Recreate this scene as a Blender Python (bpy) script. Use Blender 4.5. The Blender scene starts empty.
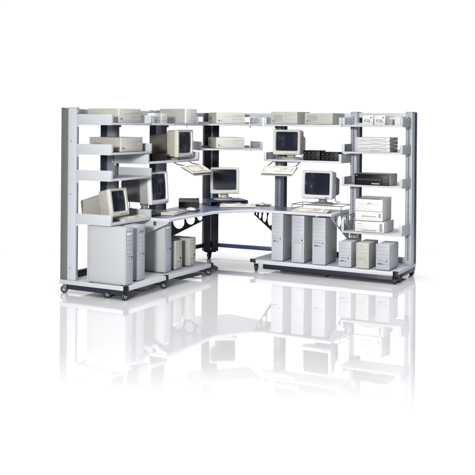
import bpy, bmesh, math, random
from mathutils import Vector, Matrix
random.seed(7)
scene = bpy.context.scene
COL = scene.collection
PI = math.pi

# ------------------------------------------------------------------ camera
cam_d = bpy.data.cameras.new("camera")
cam = bpy.data.objects.new("camera", cam_d); COL.objects.link(cam)
scene.camera = cam
cam_d.sensor_fit = 'HORIZONTAL'; cam_d.sensor_width = 36
cam_d.lens = 866.6 / 475 * 36
cam_d.shift_x = -0.00197; cam_d.shift_y = -0.23768
cam_d.clip_end = 500; cam_d.clip_start = .1
cam.location = (0, 0, 1.813)
cam.rotation_euler = (Matrix.Rotation(PI/2, 3, 'X') @ Matrix.Rotation(0.0083, 3, 'Z')).to_euler()

# ------------------------------------------------------------------ studio light
world = bpy.data.worlds.new("World"); scene.world = world
world.use_nodes = True
bg = world.node_tree.nodes['Background']
# a studio: bright white sweep beyond the furniture, a dim room behind the photographer
_nt = world.node_tree
_tc = _nt.nodes.new('ShaderNodeTexCoord'); _sx = _nt.nodes.new('ShaderNodeSeparateXYZ')
_mr = _nt.nodes.new('ShaderNodeMapRange'); _mr.interpolation_type = 'SMOOTHSTEP'
_mr.inputs['From Min'].default_value = .74; _mr.inputs['From Max'].default_value = .88
_mr.inputs['To Min'].default_value = .05; _mr.inputs['To Max'].default_value = 1.03
_nt.links.new(_tc.outputs['Generated'], _sx.inputs[0]); _nt.links.new(_sx.outputs['Y'], _mr.inputs['Value'])
_nt.links.new(_mr.outputs['Result'], bg.inputs['Strength'])
bg.inputs['Color'].default_value = (1, 1, 1, 1)

def area(name, loc, target, size, power, color=(1, 1, 1)):
    l = bpy.data.lights.new(name, 'AREA'); l.shape = 'RECTANGLE'; l.size = size[0]; l.size_y = size[1]
    l.energy = power; l.color = color
    o = bpy.data.objects.new(name, l); COL.objects.link(o); o.location = loc
    o.rotation_euler = (Vector(target) - Vector(loc)).to_track_quat('-Z', 'Y').to_euler()
    return o
ks = area('key_softbox', (-3.2, -3.0, 3.2), (0.0, 11, 1.25), (1.4, 1.2), 118, (1, .985, .96))
ks.data.spread = math.radians(44)
oh = area('added_overhead_fill', (.2, 8.2, 5.6), (.2, 8.2001, 0), (12, 14), 830, (.98, .985, 1))  # added unseen panel, lifts the floor to white
oh.data.spread = math.radians(75)

scene.view_settings.view_transform = 'Standard'
scene.view_settings.look = 'None'
scene.view_settings.exposure = 0.0
scene.view_settings.gamma = 1.0

# ------------------------------------------------------------------ materials
MATS = {}
def mat(name, col, rough=.5, metal=0., noise=.05, nscale=18, coat=0., spec=.5, bump=0., bscale=300):
    if name in MATS: return MATS[name]
    m = bpy.data.materials.new(name); m.use_nodes = True
    nt = m.node_tree; p = nt.nodes['Principled BSDF']
    p.inputs['Roughness'].default_value = rough; p.inputs['Metallic'].default_value = metal
    p.inputs['Specular IOR Level'].default_value = spec
    p.inputs['Coat Weight'].default_value = coat
    tc = nt.nodes.new('ShaderNodeTexCoord')
    n = nt.nodes.new('ShaderNodeTexNoise'); n.inputs['Scale'].default_value = nscale; n.inputs['Detail'].default_value = 5
    nt.links.new(tc.outputs['Object'], n.inputs['Vector'])
    mx = nt.nodes.new('ShaderNodeMix'); mx.data_type = 'RGBA'
    mx.inputs['A'].default_value = (*[c*(1-noise) for c in col], 1)
    mx.inputs['B'].default_value = (*[min(1, c*(1+noise)) for c in col], 1)
    nt.links.new(n.outputs['Fac'], mx.inputs['Factor'])
    nt.links.new(mx.outputs['Result'], p.inputs['Base Color'])
    if bump:
        n2 = nt.nodes.new('ShaderNodeTexNoise'); n2.inputs['Scale'].default_value = bscale
        nt.links.new(tc.outputs['Object'], n2.inputs['Vector'])
        b = nt.nodes.new('ShaderNodeBump'); b.inputs['Strength'].default_value = bump; b.inputs['Distance'].default_value = .001
        nt.links.new(n2.outputs['Fac'], b.inputs['Height']); nt.links.new(b.outputs['Normal'], p.inputs['Normal'])
    MATS[name] = m
    return m
GREY   = mat('painted_grey_metal', (.42, .44, .465), .42, noise=.05, nscale=6, bump=.15)
GREYL  = mat('painted_pale_metal', (.50, .52, .55), .40, noise=.04, nscale=6, bump=.12)
CHAN   = mat('dull_channel_metal', (.11, .112, .105), .5, noise=.12, nscale=10)
SHADEP  = mat('shaded_post_metal', (.16, .17, .205), .42, noise=.08, nscale=8, bump=.15)  # rack grey darkened: shade on the inner posts put into the paint
MIDP   = mat('half_shaded_post_metal', (.36, .38, .43), .42, noise=.06, nscale=8, bump=.15)  # same post grey darkened less, for a lighter shade
REARB  = mat('shaded_brown_housing', (.12, .108, .092), .55, noise=.1, bump=.2)  # beige housing darkened for the shade under the top shelf
REARG  = mat('shaded_grey_housing', (.13, .13, .14), .55, noise=.1, bump=.2)  # shade on the rear cones put into the housing grey
NAVY   = mat('navy_metal', (.010, .012, .028), .38, noise=.2)
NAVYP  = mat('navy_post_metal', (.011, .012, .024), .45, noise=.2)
BLUE   = mat('blue_metal', (.03, .042, .115), .4, noise=.12)
LAM    = mat('blue_grey_laminate', (.115, .128, .205), .28, noise=.08, nscale=60, bump=.1, bscale=500)
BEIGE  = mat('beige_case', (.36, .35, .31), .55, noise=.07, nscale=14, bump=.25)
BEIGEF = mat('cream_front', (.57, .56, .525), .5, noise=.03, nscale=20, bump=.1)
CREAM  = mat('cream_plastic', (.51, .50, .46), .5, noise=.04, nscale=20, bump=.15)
TOWER  = mat('silver_grey_case', (.37, .385, .40), .45, noise=.05, nscale=5, bump=.25)
TOWERF = mat('pale_grey_front', (.385, .40, .44), .45, noise=.03)
PCREAM = mat('pale_cream_front', (.42, .42, .39), .5, noise=.04)
WHITE  = mat('white_plastic', (.68, .68, .67), .42, noise=.02)
WHITEB = mat('cool_white_plastic', (.56, .575, .60), .42, noise=.02)
MIDG   = mat('mid_grey_plastic', (.30, .31, .32), .5, noise=.06)
DARKG  = mat('dark_grey_plastic', (.055, .055, .06), .5, noise=.1)
SLOT   = mat('slot_dark', (.03, .03, .035), .7)
LINE   = mat('seam_grey', (.17, .18, .20), .6)
BLACK  = mat('black_plastic', (.004, .004, .005), .4, noise=.2, spec=.3)
SCREEN = mat('screen_glass', (.010, .014, .024), .16, noise=.15, coat=.25)
RUBBER = mat('rubber_tyre', (.015, .016, .022), .55)
HUB    = mat('blue_grey_hub', (.22, .28, .42), .35)
BADGE  = mat('blue_badge', (.05, .15, .34), .4)
TEAL   = mat('teal_badge', (.09, .26, .32), .4)
KEYG   = mat('key_grey', (.47, .44, .37), .5, noise=.05)
KEYB   = mat('key_cream', (.70, .67, .59), .5, noise=.04)
PANEL  = mat('tray_panel', (.60, .62, .64), .5)

def floor_material():
    m = bpy.data.materials.new('polished_white_floor'); m.use_nodes = True
    nt = m.node_tree; N = nt.nodes; L = nt.links
    N.remove(N['Principled BSDF']); out = N['Material Output']
    d = N.new('ShaderNodeBsdfDiffuse'); d.inputs['Color'].default_value = (.625, .625, .63, 1)
    g = N.new('ShaderNodeBsdfGlossy'); g.inputs['Roughness'].default_value = .025; g.inputs['Color'].default_value = (1, 1, 1, 1)
    geo = N.new('ShaderNodeNewGeometry'); sx = N.new('ShaderNodeSeparateXYZ')
    L.new(geo.outputs['Position'], sx.inputs[0])
    mr = N.new('ShaderNodeMapRange'); mr.interpolation_type = 'SMOOTHSTEP'   # reflection fade painted in: gloss share drops towards the front edge
    mr.inputs['From Min'].default_value = 4.7; mr.inputs['From Max'].default_value = 7.4
    mr.inputs['To Min'].default_value = 0.0; mr.inputs['To Max'].default_value = .45
    L.new(sx.outputs['Y'], mr.inputs['Value'])
    mx = N.new('ShaderNodeMixShader')
    L.new(mr.outputs['Result'], mx.inputs['Fac']); L.new(d.outputs[0], mx.inputs[1]); L.new(g.outputs[0], mx.inputs[2])
    L.new(mx.outputs[0], out.inputs['Surface'])
    return m
FLOOR = floor_material()

# ------------------------------------------------------------------ mesh helpers
class MB:
    """collects boxes, bars and turned shapes; build() links them as one mesh object"""
    def __init__(self): self.bm = bmesh.new(); self.mats = []
    def mi(self, m):
        if m not in self.mats: self.mats.append(m)
        return self.mats.index(m)
    def _take(self, bm2, m, M=None, smooth=False):
        if M is not None: bmesh.ops.transform(bm2, matrix=M, verts=bm2.verts)
        i = self.mi(m)
        mp = {v: self.bm.verts.new(v.co) for v in bm2.verts}
        for f in bm2.faces:
            try: nf = self.bm.faces.new([mp[v] for v in f.verts])
            except ValueError: continue
            nf.material_index = i; nf.smooth = smooth
        bm2.free(); return self
    def box(self, x0, x1, y0, y1, z0, z1, m, bev=0., M=None, seg=2):
        b = bmesh.new()
        bmesh.ops.create_cube(b, size=1)
        for v in b.verts: v.co = Vector(((x0+x1)/2 + v.co.x*(x1-x0), (y0+y1)/2 + v.co.y*(y1-y0), (z0+z1)/2 + v.co.z*(z1-z0)))
        if bev: bmesh.ops.bevel(b, geom=list(b.edges), offset=bev, segments=seg, profile=.5, affect='EDGES')
        return self._take(b, m, M)
    def loft(self, rings, m, M=None, smooth=False, cap=True):
        b = bmesh.new(); R = [[b.verts.new(p) for p in r] for r in rings]; n = len(R[0])
        for i in range(len(R)-1):
            for j in range(n): b.faces.new((R[i][j], R[i][(j+1) % n], R[i+1][(j+1) % n], R[i+1][j]))
        if cap: b.faces.new(R[0][::-1]); b.faces.new(R[-1])
        bmesh.ops.recalc_face_normals(b, faces=b.faces)
        return self._take(b, m, M, smooth)
    def cyl(self, p0, p1, r0, m, r1=None, seg=20, smooth=True, bev=0):
        if r1 is None: r1 = r0
        p0 = Vector(p0); p1 = Vector(p1); d = (p1-p0)
        Q = d.to_track_quat('Z', 'Y').to_matrix().to_4x4(); Q.translation = p0
        h = d.length; prof = [(r0, 0), (r1, h)]
        if bev: prof = [(r0-bev, 0), (r0, bev), (r1, h-bev), (r1-bev, h)]
        rings = [[(r*math.cos(2*PI*k/seg), r*math.sin(2*PI*k/seg), z) for k in range(seg)] for r, z in prof]
        return self.loft(rings, m, Q, smooth)
    def tube(self, pts, r, m, seg=8):
        for a, b in zip(pts, pts[1:]): self.cyl(a, b, r, m, seg=seg)
        return self
    def build(self, name, parent=None):
        me = bpy.data.meshes.new(name); self.bm.normal_update(); self.bm.to_mesh(me); self.bm.free()
        for m in self.mats: me.materials.append(m)
        o = bpy.data.objects.new(name, me); COL.objects.link(o); o.parent = parent
        try: me.set_sharp_from_angle(angle=math.radians(40))
        except Exception: pass
        return o

def rrect(w, h, r, n=4, cx=0, cz=0, y=0):
    pts = []
    for (sx, sz, a0) in ((1, 1, 0), (-1, 1, 90), (-1, -1, 180), (1, -1, 270)):
        for k in range(n+1):
            a = math.radians(a0 + 90*k/n)
            pts.append((cx + sx*(w/2-r) + r*math.cos(a), y, cz + sz*(h/2-r) + r*math.sin(a)))
    return pts

def thing(name, loc, rz, label, cat, group=None):
    o = bpy.data.objects.new(name, None); COL.objects.link(o); o.empty_display_size = .1
    o.location = loc; o.rotation_euler = (0, 0, rz)
    o['label'] = label; o['category'] = cat
    if group: o['group'] = group
    return o
def copy_tree(o, parent=None):
    kids = [c for c in bpy.data.objects if c.parent == o]
    c = o.copy(); COL.objects.link(c)
    if parent is not None: c.parent = parent
    for k in kids: copy_tree(k, c)
    return c

# the two runs of benches stand at right angles: local x runs along the run, local -y towards its front
class Frame:
    def __init__(s, deg, x, y): s.a = math.radians(deg); s.o = Vector((x, y, 0))
    def at(s, w, b, z=0):
        return s.o + Vector((math.cos(s.a)*w + math.sin(s.a)*b, math.sin(s.a)*w - math.cos(s.a)*b, z))
    def inv(s, p):
        d = Vector(p) - s.o
        return (d.x*math.cos(s.a)+d.y*math.sin(s.a), d.x*math.sin(s.a)-d.y*math.cos(s.a))
FL = Frame(62.1046, -1.91604, 9.399012)
FR = Frame(-27.9402, .609672, 11.536308)
FC = Frame(17.1, -.375, 11.86)
H1, HT = 1.798, 1.978
GZ = -.024     # floor level under the casters

# ------------------------------------------------------------------ setting
b = bmesh.new()
vs = [b.verts.new(p) for p in ((-5.2, 2.8, GZ), (5.2, 2.8, GZ), (5.2, 12.5, GZ), (-5.2, 12.5, GZ))]
b.faces.new(vs)
me = bpy.data.meshes.new('floor'); b.to_mesh(me); b.free(); me.materials.append(FLOOR)
fl = bpy.data.objects.new('floor', me); COL.objects.link(fl); fl['kind'] = 'structure'

# ------------------------------------------------------------------ rack pieces
def post(parent, w0, w1, zb=.121, zt=HT, chan=CHAN, front=GREY, rear_b=0., dp=.2, split=.088):
    m = MB()
    m.box(w0, w1, -dp, -split-.001, zb, zt, front, .003)
    m.box(w0-.002, w1+.002, -dp-.002, -split, zt+.0005, zt+.01, GREYL, .002)
    o = m.build('post', parent)
    c = MB(); c.box(w0+.002, w1-.002, -split, -rear_b, zb, zt, chan, .002)
    c.box(w0, w1, -.012, 0.006, zb, zt+.004, chan, .002)
    c.build('rear_channel', o)
    s = MB(); cx = (w0+w1)/2
    sw = min(.03, (w1-w0)*.5)
    s.box(cx-sw/2, cx+sw/2, -dp-.003, -dp+.002, zb+.03, zt-.03, front)
    z = zb+.06
    while z < zt-.05:
        s.box(cx-sw*.22, cx+sw*.22, -dp-.0045, -dp-.0025, z, z+.014, SLOT)
        z += .0254
    # bolt heads on the side
    for zz in (.25, 1.05, 1.62):
        s.cyl((w0+.001, -.13, zz), (w0-.004, -.13, zz), .007, LINE, seg=10)
    s.build('slot_strip', o)
    return o

def shelf(parent, w0, w1, z, D, b0=.2, t=.022, ph=.112, left=True, right=True, flange=.035, name='shelf', surface=None):
    """pan with turned-down lip; end panels as sub-parts; z = underside"""
    m = MB()
    m.box(w0+.004, w1-.004, -D, -b0+.03, z+.004, z+t, surface or GREYL, .002)
    m.box(w0+.004, w1-.004, -D-.003, -D+.014, z, z+t+.001, GREYL, .003)
    m.box(w0+.004, w1-.004, -b0+.025, -b0+.035, z, z+.05, GREY, .002)
    o = m.build(name, parent)
    for side, on in ((0, left), (1, right)):
        if not on: continue
        x0 = w0 if side == 0 else w1-.004
        e = MB()
        e.box(x0, x0+.004, -D+.0005, -b0-.0035, z-.002, z+ph, GREY, .0015)
        for yy in (-b0-.03, -D+.05):
            for zz_ in (z+.03, z+ph-.03): e.cyl((x0-.0012, yy, zz_), (x0+.0052, yy, zz_), .0030, LINE, seg=8)
        xf = (x0, x0+flange) if side == 0 else (x0+.004-flange, x0+.004)
        if flange: e.box(xf[0], xf[1], -D-.0045, -D-.0005+.001, z+t+.0015, z+ph, GREYL, .001)
        # hook plate that grips the post
        e.box(x0-.0005, x0+.0045, -b0-.03, -b0-.0035, z-.026, z-.0025, GREY, .001)
        e.build('end_panel', o)
    return o

def plate_with_holes(name, parent, poly, holes, w, th, m):
    """upright plate in the depth/height plane with punched openings"""
    cu = bpy.data.curves.new(name, 'CURVE'); cu.dimensions = '2D'; cu.fill_mode = 'BOTH'; cu.extrude = th/2
    def spl(pts):
        s = cu.splines.new('POLY'); s.points.add(len(pts)-1)
        for p, (x, y) in zip(s.points, pts): p.co = (x, y, 0, 1)
        s.use_cyclic_u = True
    spl(poly)
    for (cx, cy, rx, ry) in holes:
        spl([(cx+rx*math.cos(2*PI*k/24), cy+ry*math.sin(2*PI*k/24)) for k in range(24)])
    tmp = bpy.data.objects.new(name, cu)
    me = bpy.data.meshes.new_from_object(tmp)
    bpy.data.objects.remove(tmp)
    M = Matrix(((0, 0, 1, w), (-1, 0, 0, 0), (0, 1, 0, 0), (0, 0, 0, 1)))   # (b, z, thickness) -> (x, -y, z)
    me.transform(M); me.materials.clear(); me.materials.append(m)
    me.name = name
    o = bpy.data.objects.new(name, me); COL.objects.link(o); o.parent = parent
    return o

def bracket(parent, w, m, tip=.86, zt=.724, zr=.36, zf=.695, holes=None, b0=.202):
    poly = [(b0, zr), (tip, zf), (tip, zt), (b0, zt)]
    if holes is None:
        holes = []
        for f, r in ((.30, .088), (.55, .068), (.75, .044), (.90, .022)):
            bx = b0 + f*(tip-b0); zl = zr + f*(zf-zr)
            zc = (zl+zt)/2 + .008; ry = min(r, (zt-zl)/2-.010)
            if ry > .012: holes.append((bx, zc, ry*.95, ry))
    o = plate_with_holes('worktop_bracket', parent, poly, holes, w, .004, m)
    return o

def caster(parent, x, b, yaw=0., r=.041, top=.074):
    c = MB(); q = GZ + r
    c.box(-.028, .028, -.028, .028, top-.006, top, NAVY, .001)
    for s in (-1, 1): c.loft([[(s*.021, -.018, top-.008), (s*.026, -.018, top-.008), (s*.026, .022, top-.008), (s*.021, .022, top-.008)],
                              [(s*.021, .004, q-.010), (s*.026, .004, q-.010), (s*.026, .028, q-.010), (s*.021, .028, q-.010)]], NAVY)
    c.cyl((-.029, .015, q), (.029, .015, q), .007, GREY, seg=10)
    o = c.build('caster', parent)
    o.location = (x, -b, 0); o.rotation_euler = (0, 0, yaw)
    wv = MB()
    wv.cyl((-.018, .015, q), (.018, .015, q), r, RUBBER, seg=28, bev=.006)
    wv.cyl((-.0195, .015, q), (.0195, .015, q), r*.52, HUB, seg=20, bev=.002)
    wv.build('wheel', o)
    return o
def caster_copy(src, parent, x, b, yaw):
    c = copy_tree(src, parent); c.location = (x, -b, 0); c.rotation_euler = (0, 0, yaw); return c

def run(name, F, label, widths, D, feet_full, mirrored):
    """one run of two bays on a wheeled base platform"""
    W = widths[0] + widths[1]
    t = thing(name, F.at(0, 0), F.a, label, 'workstation rack')
    m = MB()
    m.box(-.02, W+.012, -D, 0, .076, .120, GREY, .004)
    m.box(-.022, W+.014, -D-.003, -D+.004, .074, .122, GREYL, .002)
    pf = m.build('base_platform', t)
    return t, W

# ---- left run
WA, WB = .768, 1.024
DL, DsL = .876, .658
left, W = run('workstation_rack', FL, 'left grey metal rack on casters with low keyboard shelf, its end side facing the viewer', (WA, WB), DL, 1, 0)
post(left, 0, .045)
post(left, .70, .785, front=SHADEP, chan=NAVYP)
post(left, 1.715, 1.80, front=SHADEP, chan=NAVYP)
m = MB()
m.box(.045, .70, -.10, -.06, 1.915, 1.972, GREYL, .004); m.box(.785, 1.715, -.10, -.06, 1.915, 1.972, GREYL, .004)
m.build('top_rail', left)
m = MB()
m.box(.045, .70, -.08, -.03, .121, .19, NAVY, .003); m.box(.785, 1.715, -.08, -.03, .121, .19, NAVY, .003)
m.build('rear_rail', left)
for z in (H1, 1.481, 1.204): shelf(left, 0, WA, z, DsL)
shelf(left, 0, WA, .735, DsL, name='keyboard_shelf', b0=.2)
shelf(left, WA+.006, W, H1, DsL)
mid = shelf(left, WA-.085, W+.03, 1.362, DsL+.0)
m = MB(); m.box(.02, .09, -.84, -.02, .016, .0735, NAVY, .004); m.box(.09, .70, -.66, -.58, .02, .0735, NAVY, .004)
m.box(.10, .62, -.40, -.30, .02, .0735, NAVY, .004)
m.build('base_foot', left)
for w in (WA, 1.765):
    m = MB(); m.cyl((w-.02, -.30, .03), (w-.02, -.82, .02), .007, NAVY, seg=10); m.cyl((w-.02, -.30, .03), (w-.02, -.24, .076), .007, NAVY, seg=10); m.build('base_foot', left)
c0 = caster(left, .03, .05, .5)
for (w, bb, yw) in ((.03, .62, .9), (.02, .85, 1.2), (WA, .845, 1.0), (1.77, .845, .9), (.72, .06, .2), (1.75, .06, .2)): caster_copy(c0, left, w, bb, yw)
for w in (0.0, WA, W-.012):
    m = MB(); m.box(w-.026, w+.022, -DL-.008, -DL+.03, .062, .126, BLACK, .003); m.build('corner_cap', left)
bracket(left, WA+.012, GREY, tip=.88, holes=[(.705, .69, .026, .026), (.50, .61, .06, .065)], zr=.40, zf=.70)
bracket(left, 1.765, NAVY, tip=.88)
# the kneehole side of the left run: tray hardware hanging under the monitor shelf
def keyboard_tray(parent, w0, w1, b0, z0, b1, z1, zs, dx=0.):
    """wire hangers and a sloping pan; dx skews the pan sideways as it swings out"""
    m = MB()
    for w in (w0+.05, w1-.05):
        m.tube([(w, -(b0-.12), zs), (w, -(b0-.05), zs-.03), (w+dx*.3, -(b0+.04), z0+.012)], .0055, NAVY)
    m.tube([(w0+.05, -(b0-.1), zs-.004), (w1-.05, -(b0-.1), zs-.004)], .005, NAVY)
    a = math.atan2(z0-z1, b1-b0); ln = math.hypot(b1-b0, z0-z1)
    M = Matrix.Translation((w0, -b0, z0)) @ Matrix.Rotation(a, 4, 'X')
    m.box(.03, w1-w0-.03, -ln+.02, 0, -.012, -.006, MIDG, .002, M=M)
    return m.build('keyboard_tray', parent)

# ---- right run
DR, DsR = .766, .542
right, WR = run('workstation_rack', FR, 'right grey metal rack on casters holding the printer shelf and six towers', (WB, WA), DR, 1, 0)
NAVC = NAVYP
post(right, -.036, .046, front=SHADEP, chan=NAVYP); post(right, 1.011, 1.093, front=MIDP, chan=NAVYP); post(right, 1.722, 1.804, chan=BLUE)
m = MB()
m.box(.046, 1.011, -.12, -.07, 1.912, 1.972, GREYL, .004); m.box(1.093, 1.722, -.12, -.07, 1.912, 1.972, GREYL, .004)
m.build('top_rail', right)
m = MB(); m.box(.046, 1.011, -.08, -.03, .121, .19, NAVY, .003); m.box(1.093, 1.722, -.08, -.03, .121, .19, GREY, .003)
m.build('rear_rail', right)
shelf(right, -.03, WB, H1, DsR)
shelf(right, WB+.006, WR, H1, DsR)
shelf(right, -.03, WB-.0, 1.350, DsR)
for z in (1.473, 1.0725): shelf(right, WB+.006, WR, z, DsR)
shelf(right, WB+.006, WR, .505, DsR, ph=.13)
m = MB(); m.box(.06, 1.74, -.73, -.66, .008, .0735, NAVY, .004); m.box(1.72, 1.80, -.655, -.02, .03, .0735, BLUE, .004)
m.box(.06, 1.72, -.12, -.05, .02, .0735, NAVY, .004)
m.build('base_foot', right)
m = MB(); m.box(-.10, -.024, -.74, -.0, .088, .122, GREYL, .004); m.box(-.103, -.021, -.765, -.735, .084, .126, NAVY, .003)
m.build('base_foot', right)
for (w, bb, yw) in ((-.05, .70, .3), (1.77, .74, .2), (1.79, .60, 1.2), (1.775, .06, 1.0), (.02, .06, .3), (.9, .70, .2)): caster_copy(c0, right, w, bb, yw)
m = MB(); m.box(WR-.035, WR+.020, -DR-.008, -DR+.03, .060, .126, BLACK, .003); m.build('corner_cap', right)
bracket(right, .0, NAVY, tip=.86); bracket(right, 1.0, GREY, tip=.80); 
bracket(right, 1.09, GREY, tip=.62, zf=.66, zr=.42)

# ---- corner section
corner = thing('corner_bench', FC.at(0, 0), FC.a, 'corner bench with dark upright post and blue grey worktop joining both racks', 'corner workbench')
def cl(p):      # world point to corner-local
    w, bb = FC.inv(p); return (w, -bb)
m = MB()
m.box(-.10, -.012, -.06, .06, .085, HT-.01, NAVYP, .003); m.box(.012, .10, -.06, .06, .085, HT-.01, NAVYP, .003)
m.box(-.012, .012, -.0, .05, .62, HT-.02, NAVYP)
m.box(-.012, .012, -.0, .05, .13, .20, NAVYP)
m.box(-.012, .012, -.05, -.045, .80, HT-.05, GREY)
m.box(-.075, .075, -.05, .05, .07, .085, BLACK, .003)
pc = m.build('post', corner)
caster_copy(c0, corner, 0, -.02, .2)
def beam(name, p0, p1, z0, z1, th, m, parent=corner):
    a = Vector(cl(p0) + (0,)); c = Vector(cl(p1) + (0,)); d = (c-a); L_ = d.length
    M = Matrix.Translation(a) @ Matrix.Rotation(math.atan2(d.y, d.x), 4, 'Z')
    q = MB(); q.box(0, L_, -th/2, th/2, z0, z1, m, .004, M=M); return q.build(name, parent)
pl = FL.at(1.80, .05); prr = FR.at(-.04, .06); pcw = FC.at(0, 0)
beam('base_beam', FC.at(.101, .0), prr, .135, .185, .05, BLUE)
beam('base_beam', FC.at(-.101, .0), pl, .135, .185, .05, NAVY)
beam('top_beam', FC.at(.101, 0), prr, 1.915, 1.968, .04, GREY)
beam('top_beam', FC.at(-.101, 0), pl, 1.915, 1.968, .04, GREY)
for z, w0, w1, bf in ((H1, -.46, .44, .62), (1.477, -.41, .45, .62)):
    s = shelf(corner, w0+.09, w1+.09, z, bf, b0=.1, flange=.03, left=True, right=True)

# worktop: one blue-grey top that runs through all three sections
def worktop():
    A = [FL.at(.772, .21), FL.at(.772, .892), FL.at(1.80, .892)]
    Bq = [FR.at(-.02, .80), FR.at(1.0, .80), FR.at(1.0, .21)]
    rear = [FR.at(-.05, .21), FC.at(.25, .09), FC.at(-.25, .09), FL.at(1.80, .21)]
    pts = [Vector(cl(p) + (0,)) for p in A+Bq+rear]
    # round the two front corners of the corner bay with a short chord curve
    def build(off, z0, z1, m, name, parent):
        c = sum(pts, Vector())/len(pts)
        b2 = bmesh.new()
        v0 = [b2.verts.new((p.x, p.y, z0)) for p in pts]; v1 = [b2.verts.new((p.x, p.y, z1)) for p in pts]
        n = len(pts)
        b2.faces.new(v0[::-1]); b2.faces.new(v1)
        for i in range(n): b2.faces.new((v0[i], v0[(i+1) % n], v1[(i+1) % n], v1[i]))
        bmesh.ops.recalc_face_normals(b2, faces=b2.faces)
        q = MB(); q._take(b2, m); return q, v0
    q, _ = build(0, .726, .748, LAM, 'worktop', corner)
    o = q.build('worktop', corner)
    # pale edge band along the front
    e = MB()
    fr = [A[1], A[2], Bq[0], Bq[1]]
    P = [Vector(cl(p) + (0,)) for p in fr]
    P = [Vector(cl(A[0])+(0,))] + P + [Vector(cl(Bq[2])+(0,))]
    nrm = []
    for i in range(len(P)-1):
        d = (P[i+1]-P[i]).normalized(); nrm.append(Vector((d.y, -d.x, 0)))
    def off(i, k):
        if i == 0: n_ = nrm[0]; return P[0]+n_*k
        if i == len(P)-1: return P[-1]+nrm[-1]*k
        s = (nrm[i-1]+nrm[i]); return P[i] + s*(k/(s.dot(nrm[i])))
    bb = bmesh.new(); rings = []
    for i in range(len(P)):
        a, c = off(i, .010), off(i, -.040)
        rings.append([bb.verts.new((c.x, c.y, .722)), bb.verts.new((a.x, a.y, .722)), bb.verts.new((a.x, a.y, .748)), bb.verts.new((a.x-(a.x-c.x)*.12, a.y-(a.y-c.y)*.12, .752)), bb.verts.new((c.x, c.y, .7515))])
    for i in range(len(rings)-1):
        for j in range(5): bb.faces.new((rings[i][j], rings[i][(j+1) % 5], rings[i+1][(j+1) % 5], rings[i+1][j]))
    bb.faces.new(rings[0]); bb.faces.new(rings[-1][::-1])
    bmesh.ops.recalc_face_normals(bb, faces=bb.faces)
    e._take(bb, GREYL); e.build('edge_band', o)
worktop()
TZ = .7525   # where things stand on the worktop

# ------------------------------------------------------------------ the equipment
def on(F, w, b, z, twist=0): return F.at(w, b, z), F.a + math.radians(twist)

def desktop_pc(F, w, b, z, label, W=.41, D=.40, H=.158, twist=0, style=0, body=BEIGE, front=BEIGEF, name='desktop_computer', group='desktop computer cases on the shelves'):
    loc, rz = on(F, w, b, z, twist)
    t = thing(name, loc, rz, label, 'computer', group)
    m = MB(); m.box(-W/2, W/2, -D/2+.012, D/2, .006, H, body, .003)
    for sx in (-1, 1):
        for sy in (-1, 1): m.cyl((sx*(W/2-.03), sy*(D/2-.05), 0), (sx*(W/2-.03), sy*(D/2-.05), .007), .011, BLACK, seg=12)
    for k in range(10): m.box(-W/2-.0012, -W/2+.001, D/2-.16+k*.012, D/2-.155+k*.012, .05, .10, LINE); m.box(W/2-.001, W/2+.0012, D/2-.16+k*.012, D/2-.155+k*.012, .05, .10, LINE)
    m.build('case', t)
    f = MB(); yf = -D/2
    f.box(-W/2-.001, W/2+.001, yf-.004, yf+.0115, .005, H+.001, front, .004)
    f.box(-W/2+.012, W/2-.012, yf-.0052, yf, .022, .0235, LINE)
    x1 = .02
    f.box(x1-.001, x1+.0005, yf-.0052, yf, .026, H-.012, LINE)
    for zz in (H*.40, H*.66): f.box(x1, W/2-.015, yf-.0052, yf, zz, zz+.0014, LINE)
    f.box(-W/2+.10, x1-.012, yf-.0052, yf, H*.62, H*.62+.0012, LINE)
    f.build('front_panel', t)
    d = MB()
    if style in (0, 1):
        d.box(x1+.03, W/2-.03, yf-.006, yf-.003, H*.72, H*.745, MIDG, .0005)
        d.box(W/2-.06, W/2-.045, yf-.008, yf-.003, H*.50, H*.55, KEYG, .001)
        d.box(x1+.02, W/2-.10, yf-.006, yf-.003, H*.50, H*.512, MIDG)
    if style == 2:
        for k in range(7): d.box(-W/2+.03, W/2-.20, yf-.006, yf-.003, .045+k*.012, .047+k*.012, LINE)
        d.box(x1+.03, W/2-.03, yf-.006, yf-.003, H*.80, H*.83, MIDG, .0005)
    d.build('disk_drive', t)
    p = MB(); p.box(-W/2+.026, -W/2+.042, yf-.008, yf-.003, .036, .052, DARKG, .002); p.box(-W/2+.05, -W/2+.075, yf-.0055, yf-.003, .038, .044, LINE)
    p.build('power_button', t)
    return t

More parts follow.
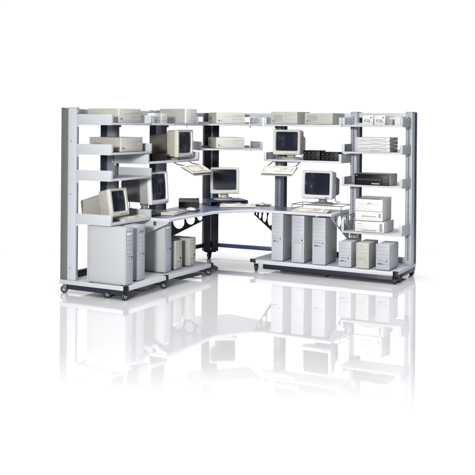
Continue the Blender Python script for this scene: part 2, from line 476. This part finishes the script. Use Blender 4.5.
def tower_pc(F, w, b, z, label, W=.14, D=.42, H=.60, twist=0, style=0, body=TOWER, front=TOWERF, group='tower computers on the base platforms'):
    loc, rz = on(F, w, b, z, twist)
    t = thing('tower_computer', loc, rz, label, 'computer', group)
    m = MB(); m.box(-W/2, W/2, -D/2+.016, D/2, .008, H, body, .003)
    for sx in (-1, 1):
        for sy in (-1, 1): m.box(sx*(W/2-.018)-.012, sx*(W/2-.018)+.012, sy*(D/2-.05)-.018, sy*(D/2-.05)+.018, 0, .0085, BLACK, .002)
    m.box(-W/2-.0012, W/2+.0012, D/2-.03, D/2-.028, .012, H-.004, LINE)
    m.box(-W/2-.0010, W/2+.0010, -D/2+.03, D/2-.031, .0215, .0235, LINE)
    m.build('case', t)
    f = MB(); yf = -D/2
    f.box(-W/2-.0015, W/2+.0015, yf, yf+.0155, .006, H+.002, front, .0045)
    big = H > .5
    z0 = H*(.93 if big else .90)
    zz = z0; st = .047 if big else .045; nb = 5 if big else 3
    for k in range(nb+1):
        f.box(-W/2+.008, W/2-.008, yf-.0012, yf+.001, zz, zz+.0013, LINE); zz -= st
    f.box(-W/2+.008, -W/2+.0092, yf-.0012, yf+.001, zz+st, z0, LINE); f.box(W/2-.0092, W/2-.008, yf-.0012, yf+.001, zz+st, z0, LINE)
    f.build('front_panel', t)
    d = MB(); zb = zz + st*.35
    if style == 0:      # floppy slot recess, round blue badge, little lamp row
        d.box(-W/2+.012, W/2-.055, yf-.004, yf+.001, zb-.012, zb+.026, front, .002)
        d.box(-W/2+.018, W/2-.062, yf-.005, yf-.003, zb+.004, zb+.008, SLOT)
        d.box(-W/2+.022, W/2-.09, yf-.0035, yf+.001, zb-.040, zb-.028, DARKG, .001)
        d.box(W/2-.085, W/2-.055, yf-.0035, yf+.001, zb-.042, zb-.032, TEAL, .001)
        d.build('disk_drive', t)
        g = MB(); g.cyl((W/2-.034, yf+.001, zb), (W/2-.034, yf-.004, zb), .010, BADGE, seg=20); g.box(W/2-.03, W/2-.018, yf-.003, yf, zb-.04, zb-.034, LINE)
        g.build('round_badge', t)
    elif style == 1:    # louvred lower door with dark key button
        d.box(-W/2+.012, W/2-.03, yf-.003, yf+.001, zb-.002, zb+.014, KEYG, .001)
        d.box(-W/2+.016, W/2-.055, yf-.004, yf-.002, zb+.004, zb+.007, SLOT)
        d.build('disk_drive', t)
        g = MB(); g.box(W/2-.036, W/2-.018, yf-.006, yf+.001, zb-.002, zb+.016, DARKG, .002)
        g.build('power_button', t)
        h = MB()
        h.box(-W/2+.014, W/2-.014, yf-.0022, yf+.001, zb-.027, zb-.0255, LINE)
        h.box(-W/2+.030, W/2-.030, yf-.0045, yf+.001, .03, zb-.03, front, .004)
        h.box(-W/2+.016, -W/2+.0175, yf-.0022, yf+.001, .02, zb-.027, LINE); h.box(W/2-.0175, W/2-.016, yf-.0022, yf+.001, .02, zb-.027, LINE)
        h.build('lower_door', t)
    elif style == 2:    # tall case seen on the left run: plain bays, drive, round key lock, slatted lower door
        d.box(-W/2+.014, W/2-.045, yf-.0035, yf+.001, zb-.004, zb+.012, KEYG, .001)
        d.box(-W/2+.02, W/2-.06, yf-.0045, yf-.002, zb+.002, zb+.006, SLOT)
        d.build('disk_drive', t)
        g = MB(); g.cyl((W/2-.028, yf+.001, zb-.008), (W/2-.028, yf-.005, zb-.008), .009, DARKG, seg=18); g.build('key_lock', t)
        h = MB(); h.box(-W/2+.014, W/2-.014, yf-.0015, yf+.001, zb-.03, zb-.0285, LINE); h.box(W/2-.032, W/2-.0305, yf-.0015, yf+.001, .03, zb-.03, LINE)
        for k in range(9): h.box(-W/2+.018, W/2-.04, yf-.0015, yf+.001, .05+k*.022, .0512+k*.022, LINE)
        h.build('lower_door', t)
        g = MB(); g.box(-W/2+.03, W/2-.03, yf-.003, yf+.001, H*.865, H*.905, LINE if twist else WHITE, .001); g.build('name_plate', t)
    elif style == 3:    # small case: framed lower grille and button column
        d.box(-W/2+.010, W/2-.05, yf-.004, yf+.001, zb-.004, zb+.018, front, .002)
        d.box(-W/2+.016, W/2-.056, yf-.005, yf-.003, zb+.004, zb+.0075, SLOT)
        d.build('disk_drive', t)
        h = MB(); h.box(-W/2+.010, -W/2+.0115, yf-.0015, yf+.001, .03, zb-.01, LINE); h.box(W/2-.05, W/2-.0485, yf-.0015, yf+.001, .03, zb+.02, LINE)
        for k in range(4): h.box(W/2-.034, W/2-.02, yf-.003, yf+.001, zb-.02-k*.024, zb-.012-k*.024, MIDG, .001)
        h.build('button_column', t)
    elif style == 4:    # small cream case with round lock
        d.box(-W/2+.012, W/2-.05, yf-.004, yf+.001, zb, zb+.014, KEYG, .001); d.build('disk_drive', t)
        g = MB(); g.cyl((W/2-.034, yf+.001, zb-.012), (W/2-.034, yf-.005, zb-.012), .012, DARKG, seg=18); g.build('key_lock', t)
        h = MB(); h.box(-W/2+.03, W/2-.02, yf-.003, yf+.001, zb-.05, zb-.044, LINE); h.box(-W/2+.02, W/2-.02, yf-.0015, yf+.001, .05, .0515, LINE); h.build('vent_strip', t)
    return t

def monitor(F, w, b, z, label, W=.36, H=.31, D=.38, twist=0, tilt=0, lift=.075, body=CREAM, rear=BEIGE, base=CREAM, bez=.038, yoff=0., foot=.11, taper=.72, square_base=False, shell=None):
    loc, rz = on(F, w, b, z, twist)
    t = thing('computer_monitor', loc, rz, label, 'monitor', 'tube monitors on the benches and shelves')
    M = Matrix.Translation((0, 0, lift)) @ Matrix.Translation((0, 0, 0)) @ Matrix.Rotation(math.radians(-tilt), 4, 'X')
    yf = -D*.5
    # stand
    s = MB()
    if square_base:
        s.box(-foot*1.25, foot*1.25, -foot, foot, 0, .022, base, .006)
        s.box(-foot*.8, foot*.8, -foot*.7, foot*.7, .0225, .04, base, .006)
    else:
        rings = [[(rr*1.15*math.cos(2*PI*k/32), rr*math.sin(2*PI*k/32), zz) for k in range(32)] for rr, zz in ((foot, 0), (foot, .008), (foot*.93, .016), (foot*.55, .022), (foot*.42, .03))]
        s.loft(rings, base, smooth=True)
    hh = lift+.012
    s.loft([[(a*foot*.55*math.cos(2*PI*k/24), a*foot*.5*math.sin(2*PI*k/24), zz) for k in range(24)] for a, zz in ((.8, .028), (.75, hh*.6), (1.15, hh))], base, smooth=True)
    s.build('stand', t)
    # rear housing: steps and tapers back
    h = MB(); zc = H/2
    ra = rrect(W*.955, H*.94, .02, cz=zc-.002, y=yf+.16)
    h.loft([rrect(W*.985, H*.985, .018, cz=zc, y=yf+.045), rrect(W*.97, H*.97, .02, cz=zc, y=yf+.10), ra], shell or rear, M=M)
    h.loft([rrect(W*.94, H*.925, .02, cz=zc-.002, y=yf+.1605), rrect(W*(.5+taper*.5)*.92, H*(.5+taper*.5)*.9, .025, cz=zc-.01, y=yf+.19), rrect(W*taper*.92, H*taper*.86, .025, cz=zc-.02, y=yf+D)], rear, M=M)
    for sx in (-1, 1):
        for k in range(8):
            h.box(sx*W*.4875-.001, sx*W*.4875+.001, yf+.105, yf+.15, zc+.02+k*.011, zc+.0235+k*.011, MIDG, M=M)
    h.build('housing', t)
    # bezel as a frame with a sloping inner lip
    f = MB(); sw, sh = W-2*bez, H-bez*1.9-.012; sz = H/2+.012
    b2 = bmesh.new()
    outer0 = rrect(W, H, .016, cz=zc, y=yf+.046); outer1 = rrect(W, H, .016, cz=zc, y=yf+.008); outer2 = rrect(W-.012, H-.012, .012, cz=zc, y=yf)
    in1 = rrect(sw+.016, sh+.016, .014, cz=sz, y=yf+.001); in2 = rrect(sw, sh, .012, cz=sz, y=yf+.018)
    f.loft([outer0, outer1, outer2, in1, in2], body, M=M, cap=False)
    f.box(-W*.42, W*.42, yf-.002, yf+.02, .010, .0115, LINE, M=M)
    f.box(W*.26, W*.40, yf-.003, yf+.01, .014, .024, rear, .002, M=M)
    for k in range(5): f.box(-.02+k*.022, -.008+k*.022, yf-.003, yf+.01, .014, .020, LINE, .001, M=M)
    fo = f.build('bezel', t)
    # power lamp
    l = MB(); l.box(W*.43, W*.445, yf-.003, yf+.005, .015, .021, TEAL, .001, M=M); l.build('power_light', fo)
    # bulged glass
    g = MB(); n = 10; rows = []
    b3 = bmesh.new(); gv = []
    for i in range(n+1):
        r_ = []
        for j in range(n+1):
            u, v = i/n*2-1, j/n*2-1
            r_.append(b3.verts.new((u*(sw/2+.001), yf+.019-.010*(1-u*u)*(1)-.005*(1-v*v), sz+v*(sh/2+.001))))
        gv.append(r_)
    for i in range(n):
        for j in range(n): b3.faces.new((gv[i][j], gv[i+1][j], gv[i+1][j+1], gv[i][j+1]))
    g._take(b3, SCREEN, M, True); g.build('screen', t)
    q = MB(); zr = lift+H*.3
    q.tube([(.05, yf+D-.01, zr), (.055, yf+D+.03, zr-.03), (.06, yf+D+.04, zr*.45), (.075, yf+D+.045, .006), (.13, yf+D+.05, .005)], .0045, DARKG, seg=8)
    q.build('power_cord', t)
    return t

def keyboard(F, w, b, z, label, W=.44, D=.165, twist=0, slope=6, roll=0, cord=((.12, .08, .012), (.125, .12, .004), (.15, .17, .004), (.14, .24, .004))):
    loc, rz = on(F, w, b, z, twist)
    t = thing('keyboard', loc, rz, label, 'keyboard', 'cream keyboards in front of the monitors')
    if roll: t.rotation_euler = (math.radians(roll), 0, rz)
    m = MB(); h0, h1 = .012, .012+D*math.tan(math.radians(slope))
    prof = [(-D/2, 0), (D/2, 0), (D/2, h1), (D/2-.012, h1+.004), (-D/2+.01, h0+.002), (-D/2, h0-.004)]
    m.loft([[(x, y, zz) for y, zz in prof] for x in (-W/2, W/2)], CREAM)
    m.build('case', t)
    k = MB(); sl = math.atan2(h1-h0, D); M = Matrix.Translation((0, -D/2, h0+.001)) @ Matrix.Rotation(sl, 4, 'X')
    def row(y, xs):
        for x0, x1, mm in xs: k.box(x0, x1, y, y+.0145, 0, .009, mm, .002, M=M, seg=1)
    for r in range(5):
        y = .022+r*.0185; xs = []
        x = -W/2+.016; n = 14
        if r == 0:
            xs = [(x, x+.03, KEYG), (x+.034, x+.055, KEYG), (x+.06, x+.18, KEYB), (x+.185, x+.21, KEYG), (x+.215, x+.26, KEYG)]
        else:
            cw = .26/n
            for i in range(n): xs.append((x+i*cw, x+(i+1)*cw-.0028, KEYG if i in (0, n-1) else KEYB))
        x = -W/2+.288
        if r not in (2,):
            for i in range(3):
                if r == 1 and i != 1: continue
                xs.append((x+i*.0185, x+i*.0185+.0155, KEYG))
        x = -W/2+.350
        for i in range(4): xs.append((x+i*.0185, x+i*.0185+.0155, KEYB if i < 3 else KEYG))
        row(y, [(a, c, mm) for a, c, mm in xs if c < W/2-.006])
    y = .022+5*.0185+.012
    x = -W/2+.016
    for i in range(13): k.box(x+i*.0205+(.008*(i//4)), x+i*.0205+.016+(.008*(i//4)), y, y+.013, 0, .008, KEYG, .002, M=M, seg=1)
    k.build('keys', t)
    if cord:
        q = MB(); q.tube(cord, .0028, MIDG if roll == 0 else KEYG, seg=6); q.build('cord', t)
    return t

def mouse_on_pad(F, w, b, z, lm, lp, twist=0, pad=True):
    if pad:
        loc, rz = on(F, w, b, z, twist)
        q = MB(); q.box(-.115, .115, -.10, .10, 0, .005, MATS['navy_metal'], .002)
        o = q.build('mouse_pad'); o.location = loc; o.rotation_euler = (0, 0, rz)
        o['label'] = lp; o['category'] = 'mouse pad'
        z += .0055
    loc, rz = on(F, w, b, z, twist)
    t = thing('computer_mouse', loc, rz, lm, 'mouse', 'mice on the worktop')
    q = MB(); rings = []
    for i in range(9):
        s_ = i/8; y = -.055+.11*s_; ww = .031*math.sin(PI*(.12+.76*s_))**.45; hh = .034*math.sin(PI*(.10+.72*s_))**.7
        rings.append([(ww*math.cos(PI*k/10), y, max(0.0, hh*math.sin(PI*k/10))) for k in range(11)])
    q.loft(rings, WHITE, smooth=True); q.build('shell', t)
    q = MB(); q.box(-.0007, .0007, -.054, -.012, .012, .0305, LINE); q.box(-.013, -.002, -.052, -.02, .026, .029, CREAM, .002); q.box(.002, .013, -.052, -.02, .026, .029, CREAM, .002)
    q.build('buttons', t)
    q = MB(); q.tube([(0, .05, .008), (.01, .09, .004), (.03, .13, .003), (.05, .19, .003)], .0022, CREAM, seg=6); q.build('cable', t)

def small_box(F, w, b, z, label, W=.145, H=.115, D=.16, icon=0, group='small white device boxes on the top shelves'):
    loc, rz = on(F, w, b, z)
    t = thing('device_box', loc, rz, label, 'device', group)
    m = MB(); m.box(-W/2, W/2, -D/2, D/2, 0, H, WHITE, .004); m.build('case', t)
    f = MB(); yf = -D/2
    f.box(-W/2+.006, W/2-.006, yf-.0012, yf+.001, H*.05, H*.055+.001, LINE)
    if icon == 0:      # paper roll outline over a line, dark key
        f.box(-.044, .03, yf-.004, yf+.001, H*.36, H*.58, LINE, .004); f.box(-.034, .02, yf-.0055, yf-.003, H*.40, H*.54, BEIGEF, .003)
        f.box(.0, .055, yf-.003, yf+.001, H*.26, H*.30, DARKG)
        f.cyl((.042, yf+.001, H*.78), (.042, yf-.004, H*.78), .009, DARKG, seg=14)
    else:
        f.tube([(-.028+.022*math.cos(a/8*PI), yf-.001, H*.50+.022*math.sin(a/8*PI)) for a in range(0, 17)], .0022, MIDG, seg=6)
        f.box(-.05, -.012, yf-.003, yf+.001, H*.20, H*.235, DARKG); f.box(.012, .03, yf-.003, yf+.001, H*.60, H*.64, MIDG); f.box(.02, .05, yf-.003, yf+.001, H*.24, H*.27, DARKG)
    f.build('front_marks', t)
    return t

def black_rack(F, w, b, z, label, W=.225, H=.13, D=.2, twist=0, cols=4):
    loc, rz = on(F, w, b, z, twist)
    t = thing('black_switch_box', loc, rz, label, 'device', 'black switch boxes on the shelves')
    m = MB(); m.box(-W/2, W/2, -D/2, D/2, 0, H, BLACK, .004)
    m.box(-W/2+.003, W/2-.003, -D/2-.003, -D/2+.001, H*.49, H*.52, DARKG)
    m.build('case', t)
    for r in range(2):
        for c in range(cols):
            x = -W/2+W*(c+.5)/cols; zz = H*(.25+.5*r); k = MB()
            k.cyl((x, -D/2+.001, zz), (x, -D/2-.006, zz), .009, SLOT, seg=12)
            k.cyl((x, -D/2-.0075, zz), (x, -D/2-.009, zz), .003, MIDG, seg=8)
            k.build('control_knob', t)
    return t

# ---- left run, narrow bay
zt = lambda z: z + .0225
desktop_pc(FL, .413, .40, zt(H1), 'beige desktop computer on the top shelf at the far left end of the rack', D=.41, H=.156)
desktop_pc(FL, .445, .40, zt(1.481), 'beige desktop computer on the second shelf down at the far left', D=.42, H=.160, style=1)
monitor(FL, .285, .375, zt(.735), 'cream tilted tube monitor on the low keyboard shelf at the left end', W=.295, H=.30, D=.46, twist=-3, tilt=9, lift=.025, foot=.10, taper=.74, yoff=0)
keyboard(FL, .50, .575, zt(.735), 'cream keyboard on the low left shelf in front of the tilted monitor', W=.42, D=.15, twist=-2)
tower_pc(FL, .075, .60, .1225, 'tall silver tower at the left end of the platform showing its broad side', W=.135, D=.50, H=.605, style=2)
tower_pc(FL, .365, .58, .1225, 'tall silver tower with white name plate, second from the left end', W=.145, D=.44, H=.600, style=2, twist=.01)
# ---- left run, wide bay
small_box(FL, .965, .52, zt(H1), 'small white box with dark symbols, left one of two beside the long grey case', W=.135, icon=1)
small_box(FL, 1.112, .52, zt(H1), 'small white box with dark symbols, touching the long grey case', W=.135, icon=1)
def long_case():
    loc, rz = on(FL, 1.66, .46, zt(H1))
    t = thing('wide_computer_case', loc, rz, 'long grey desktop case with white front and oval badge on the left top shelf', 'computer')
    W_, D_, H_ = .25, .36, .178
    m = MB(); m.box(-W_/2, W_/2, -D_/2+.02, D_/2+.02, .004, H_, MIDGL, .003)
    m.build('case', t)
    f = MB(); f.box(-W_/2-.001, W_/2+.001, -D_/2, -D_/2+.0195, .003, H_+.002, WHITE, .004); f.build('front_panel', t)
    g = MB(); rr = [[(.03*math.cos(2*PI*k/24), -D_/2+.001-y, .09+.019*math.sin(2*PI*k/24)) for k in range(24)] for y in (0, .005)]
    g.loft(rr, KEYG); rr = [[(.02*math.cos(2*PI*k/24), -D_/2-.003-y, .09+.011*math.sin(2*PI*k/24)) for k in range(24)] for y in (0, .003)]
    g.loft(rr, WHITE); g.box(-.06, .06, -D_/2-.002, -D_/2+.001, .035, .039, MIDG); g.build('oval_badge', t)
MIDGL = mat('warm_grey_case', (.30, .30, .285), .5, noise=.05, bump=.2)
long_case()
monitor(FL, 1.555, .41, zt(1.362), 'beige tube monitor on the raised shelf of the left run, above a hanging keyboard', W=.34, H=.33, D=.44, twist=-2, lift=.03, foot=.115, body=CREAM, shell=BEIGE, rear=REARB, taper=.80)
black_rack(FL, 1.08, .44, zt(1.362), 'black box with knobs left of the beige monitor on the raised left shelf', W=.30, H=.085, D=.24, cols=6)
m_ = keyboard_tray(left, 1.32, 1.77, .68, 1.31, .90, 1.205, 1.362)
keyboard(FL, 1.545, .79, 1.268, 'cream keyboard tilted on the hanging tray under the left raised shelf', W=.43, D=.17, roll=25.5, slope=3, cord=((.12, .08, .012), (.125, .10, .010), (.12, .125, .028), (.11, .14, .045)))
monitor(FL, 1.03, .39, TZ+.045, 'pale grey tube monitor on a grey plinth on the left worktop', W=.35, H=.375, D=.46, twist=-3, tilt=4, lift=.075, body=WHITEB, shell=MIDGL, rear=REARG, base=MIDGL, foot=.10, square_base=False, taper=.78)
def plinth():
    loc, rz = on(FL, 1.06, .40, TZ)
    t = thing('monitor_plinth', loc, rz, 'flat grey box under the pale grey monitor on the left worktop', 'device')
    m = MB(); m.box(-.17, .17, -.16, .16, .004, .043, MIDGL, .006); m.build('case', t)
    m = MB(); m.box(-.15, .15, -.163, -.159, .018, .021, LINE); m.box(.10, .14, -.164, -.159, .028, .034, MIDG, .001); m.build('front_slot', t)
plinth()
keyboard(FL, 1.33, .62, TZ, 'cream keyboard on the left worktop before the pale grey monitor', W=.44, D=.17, twist=10)
mouse_on_pad(FL, 1.74, .60, TZ, 'white mouse on the left part of the worktop, near the black ridged unit', 'dark mouse pad on the left part of the worktop under a white mouse', twist=20)
def ridged():
    loc, rz = on(FC, -.60, .12, TZ)
    t = thing('black_ridged_unit', FL.at(2.13, .33, TZ), FC.a-math.radians(12), 'black ridged desktop unit lying on the worktop left of the dark corner post', 'device')
    W_, D_, H_ = .26, .18, .105
    pr = [(-D_/2, 0), (D_/2, 0), (D_/2, H_*.75)] + [(D_/2*math.cos(a*PI/8)*1.0, H_*.72+H_*.28*math.sin(a*PI/8)) for a in range(1, 7)] + [(-D_/2, H_*.62)]
    m = MB(); m.loft([[(x, y, z) for y, z in pr] for x in (-W_/2, W_/2)], BLACK); m.build('case', t)
    m = MB()
    for k in range(14):
        x = -W_/2+.006+k*.0178; g = 1.03+.05*random.random()
        m.loft([[(x, y*g, z*g+.002) for y, z in pr], [(x+.0145, y*g, z*g+.002) for y, z in pr]], BLACK)
    m.build('ridges', t)
    m = MB()
    for k in range(6): m.box(-W_/2+.02+k*.042, -W_/2+.030+k*.042, -D_/2-.012, -D_/2+.001, .022, .030, DARKG, .001)
    m.build('buttons', t)
ridged()
tower_pc(FL, .945, .545, .1225, 'tall silver tower standing alone under the left end of the bench', W=.135, D=.46, H=.580, style=2)
tower_pc(FL, 1.195, .585, .1225, 'small cream tower under the bench, left one of a pair', W=.145, D=.36, H=.335, style=4, body=MIDGL, front=PCREAM)
tower_pc(FL, 1.485, .595, .1225, 'small cream tower under the bench at the right end of the left platform', W=.15, D=.36, H=.335, style=4, body=MIDGL, front=PCREAM)

# ---- corner
desktop_pc(FC, .10, .40, zt(H1), 'beige desktop computer on the top corner shelf beside the dark post', W=.385, D=.40, H=.15, style=1)
desktop_pc(FC, .10, .40, zt(1.477), 'beige desktop computer on the lower corner shelf beside the dark post', W=.385, D=.40, H=.145, style=1)
def riser():
    t = thing('monitor_riser', FC.at(.10, .37, TZ), FC.a, 'low blue box riser under the corner monitor on the worktop', 'monitor riser')
    m = MB(); m.box(-.26, .26, -.20, .20, .05, .066, BLUE, .004); m.box(-.26, -.245, -.20, .20, 0, .0495, BLUE, .003); m.box(.245, .26, -.20, .20, 0, .0495, BLUE, .003); m.box(-.2445, .2445, .17, .185, 0, .0495, BLUE)
    m.build('stand', t)
    m = MB(); m.box(-.10, .05, -.197, -.05, .004, .046, DARKG, .004); m.build('cable_box', t)
riser()
monitor(FC, .075, .40, TZ+.067, 'cream tube monitor in the middle of the corner worktop on a blue riser', W=.375, H=.345, D=.40, twist=-13, lift=.088, foot=.12, body=CREAM, rear=BEIGE)
keyboard(FC, .165, .74, TZ, 'cream keyboard on the corner worktop in front of the middle monitor', W=.46, D=.16, twist=-17)
mouse_on_pad(FC, .55, .60, TZ, 'white mouse to the right of the corner keyboard', 'dark blue mouse pad right of the corner keyboard', twist=-30)

# ---- right run, wide bay
desktop_pc(FR, .243, .33, zt(H1), 'light desktop computer on the right top shelf, left one of two there', W=.365, D=.40, H=.160, style=2, front=PCREAM)
desktop_pc(FR, .715, .33, zt(H1), 'light desktop computer on the right top shelf, with grille front, right one of two there', W=.37, D=.40, H=.143, style=2, front=PCREAM)
monitor(FR, .235, .28, zt(1.35), 'cream tube monitor on the raised shelf of the right run, above a hanging keyboard', W=.365, H=.32, D=.40, twist=5, lift=.055, foot=.12, body=CREAM, shell=CREAM, rear=MIDG, tilt=2)
black_rack(FR, .60, .38, zt(1.35), 'black box with knobs next to the cream monitor on the raised right shelf', W=.225, H=.125)
black_rack(FR, .842, .38, zt(1.35), 'slightly lower black box with knobs at the right end of the raised shelf', W=.225, H=.110)
keyboard_tray(right, .02, .50, .60, 1.285, .82, 1.185, 1.35)
keyboard(FR, .26, .71, 1.245, 'cream keyboard tilted on the hanging tray under the right raised shelf', W=.45, D=.17, roll=25.5, slope=3, cord=((.15, .08, .012), (.155, .10, .010), (.15, .125, .030), (.14, .145, .052)))
def wire_riser():
    t = thing('wire_riser', FR.at(.68, .33, TZ), FR.a, 'blue wire stand under the pale monitor on the right worktop', 'monitor stand')
    m = MB(); X, Y, Z = .33, .17, .065; r = .004
    m.tube([(-X, -Y, Z), (X, -Y, Z), (X, Y, Z), (-X, Y, Z), (-X, -Y, Z)], r, BLUE)
    for x in (-X, X):
        for y in (-Y, Y): m.tube([(x, y, 0), (x, y, Z)], r, BLUE)
        m.tube([(x, -Y, .012), (x, Y, .012)], r, BLUE)
    m.build('wire_frame', t)
    m = MB()
    for k in range(9): m.tube([(-.17+k*.0425, -Y, Z), (-.17+k*.0425, Y, Z)], .003, BLUE, seg=6)
    m.build('wire_deck', t)
wire_riser()
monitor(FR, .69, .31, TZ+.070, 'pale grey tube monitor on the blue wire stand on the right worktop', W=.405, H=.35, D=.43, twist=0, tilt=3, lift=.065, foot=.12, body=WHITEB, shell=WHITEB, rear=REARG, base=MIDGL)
keyboard(FR, .68, .66, TZ, 'cream keyboard on the right worktop before the pale grey monitor', W=.46, D=.16, twist=4)
lab = 'tall silver tower under the right bench, '
tower_pc(FR, .25, .53, .1225, lab+'leftmost, with teal and blue marks', W=.150, D=.44, H=.590, style=0, twist=4)
tower_pc(FR, .53, .53, .1225, lab+'middle one with a long lower door', W=.160, D=.44, H=.580, style=1, twist=4)
tower_pc(FR, .815, .54, .1225, lab+'rightmost, beside the small towers', W=.165, D=.44, H=.570, style=0, twist=3)
tower_pc(FR, 1.155, .57, .1225, 'small pale tower with blue badge, leftmost of three below the printer', W=.155, D=.38, H=.305, style=0, twist=2)
tower_pc(FR, 1.375, .57, .1225, 'small cream tower with a button column, middle of three below the printer', W=.155, D=.38, H=.305, style=3, body=MIDGL, front=PCREAM, twist=2)
tower_pc(FR, 1.625, .575, .1225, 'small pale tower with blue badge at the right end of the platform', W=.165, D=.34, H=.305, style=0, twist=0)
# ---- right run, printer bay
small_box(FR, 1.34, .42, zt(H1), 'small white box with paper slot next to the upright post on the right top shelf', W=.132)
small_box(FR, 1.492, .42, zt(H1), 'small white box with paper slot, second from the upright post on the right top shelf', W=.132)
def plain_box(w, W_, H_, label, m_):
    t = thing('plain_box', *on(FR, w, .40, zt(H1)), label, 'box')
    q = MB(); q.box(-W_/2, W_/2, -.09, .09, 0, H_, m_, .004); q.build('case', t)
    q = MB(); q.box(-W_/2+.004, W_/2-.004, -.0915, -.0895, H_*.86, H_*.87, LINE); q.build('lid_seam', t)
plain_box(1.61, .075, .075, 'small plain grey box low between white boxes on the right top shelf', MIDGL)
plain_box(1.715, .085, .105, 'plain white box at the right end of the right top shelf', WHITE)
# four stacked slim units
for k in range(4):
    pos = ('bottom', 'second from bottom', 'third from bottom', 'topmost')[k]
    loc, rz = on(FR, 1.40, .33, zt(1.473)+.001+k*.0445)
    t = thing('slim_drive_unit', loc, rz, 'slim white drive unit, %s of the stack of four on the right' % pos, 'device', 'stacked slim white drive units')
    W_ = .43 ; D_ = .32 if k else .30
    q = MB(); q.box(-W_/2, W_/2, -D_/2+.01, D_/2, .002, .042, CREAM if k else BEIGE, .003); q.build('case', t)
    q = MB(); q.box(-W_/2-.001, W_/2+.001, -D_/2-.002, -D_/2+.0095, .001, .043, WHITE, .003)
    q.box(-W_/2+.03, W_/2-.03, -D_/2-.0035, -D_/2-.001, .0205, .0215, LINE)
    q.box(-.03+.02*(k % 2), .10+.02*(k % 2), -D_/2-.004, -D_/2-.001, .013, .020, KEYG, .001); q.box(.13, .18, -D_/2-.004, -D_/2-.001, .026, .029, LINE)
    q.build('front_panel', t)
    q = MB(); q.box(-W_/2+.014, -W_/2+.026, -D_/2-.005, -D_/2-.001, .017, .027, DARKG, .001); q.build('power_button', t)
# black recorder
t = thing('black_rack_unit', *on(FR, 1.40, .35, zt(1.0725)), 'black fronted unit with pale sides on the shelf above the printer', 'device')
q = MB(); q.box(-.215, .215, -.15, .17, .004, .135, BEIGEF, .003); q.box(-.212, .212, -.148, .168, .1345, .137, MIDG); q.build('case', t)
q = MB(); q.box(-.217, .217, -.162, -.1505, .003, .137, BLACK, .003)
q.build('front_panel', t)
q = MB()
for i in range(12): q.box(-.17+i*.025, -.166+i*.025, -.1638, -.1615, .06, .078, MIDG)
for i in range(3):
    for j in range(2): q.box(.15+j*.025, .162+j*.025, -.1638, -.1615, .045+i*.028, .052+i*.028, MIDG)
q.box(.0, .10, -.1638, -.1615, .016, .026, WHITEB); q.box(-.20, -.18, -.1638, -.1615, .112, .120, MIDG)
q.build('indicator_marks', t)
# printer on its paper drawer unit
t = thing('laser_printer', *on(FR, 1.375, .36, zt(.505)+.137), 'white laser printer on a paper feeder on the lowest right shelf', 'printer')
q = MB(); Wp, Dp, Hp = .345, .34, .265
q.box(-Wp/2, Wp/2, -Dp/2+.02, Dp/2, .003, Hp-.015, WHITE, .008)
pr_ = [(-Dp/2+.02, Hp-.016), (Dp/2, Hp-.016), (Dp/2, Hp+.012), (Dp/2-.10, Hp+.014), (0.0, Hp-.006), (-Dp/2+.02, Hp-.002)]
q.loft([[(x, y, z) for y, z in pr_] for x in (-Wp/2+.001, Wp/2-.001)], WHITE); q.build('body', t)
q = MB(); q.box(-Wp/2-.001, Wp/2+.001, -Dp/2, -Dp/2+.0195, .118, Hp-.004, WHITE, .006); q.box(-.02, .035, -Dp/2-.004, -Dp/2+.001, Hp-.055, Hp-.044, MIDG, .003)
q.box(-.13, .13, -Dp/2-.0015, -Dp/2+.001, Hp-.062, Hp-.0605, LINE); q.build('front_cover', t)
q = MB(); q.box(-Wp/2-.001, Wp/2+.001, -Dp/2-.002, -Dp/2+.0195, .004, .115, WHITE, .006); q.box(-.09, .09, -Dp/2-.004, -Dp/2, .052, .064, MIDG, .002); q.box(-.10, .10, -Dp/2-.010, -Dp/2-.001, .040, .052, WHITE, .003)
q.build('paper_drawer', t)
q = MB(); q.box(Wp/2-.045, Wp/2-.022, -Dp/2-.004, -Dp/2+.001, .075, .092, DARKG, .002); q.box(Wp/2-.045, Wp/2-.022, -Dp/2-.004, -Dp/2+.001, .05, .066, DARKG, .002); q.build('power_switch', t)
q = MB(); q.box(-.12, .13, -Dp/2+.03, -Dp/2+.055, Hp-.004, Hp+.004, DARKG, .002); q.build('control_strip', t)
t = thing('paper_feeder', *on(FR, 1.385, .36, zt(.505)), 'white paper feeder unit under the laser printer', 'paper feeder')
q = MB(); q.box(-.18, .185, -.16, .20, .002, .135, WHITE, .005); q.build('body', t)
q = MB(); q.box(-.181, .186, -.18, -.1605, .006, .130, WHITE, .005); q.box(-.10, .09, -.184, -.179, .022, .034, MIDG, .002); q.box(.13, .165, -.1825, -.1795, .02, .115, MIDGL, .002)
q.box(-.15, -.10, -.1815, -.1795, .10, .104, LINE); q.build('paper_drawer', t)
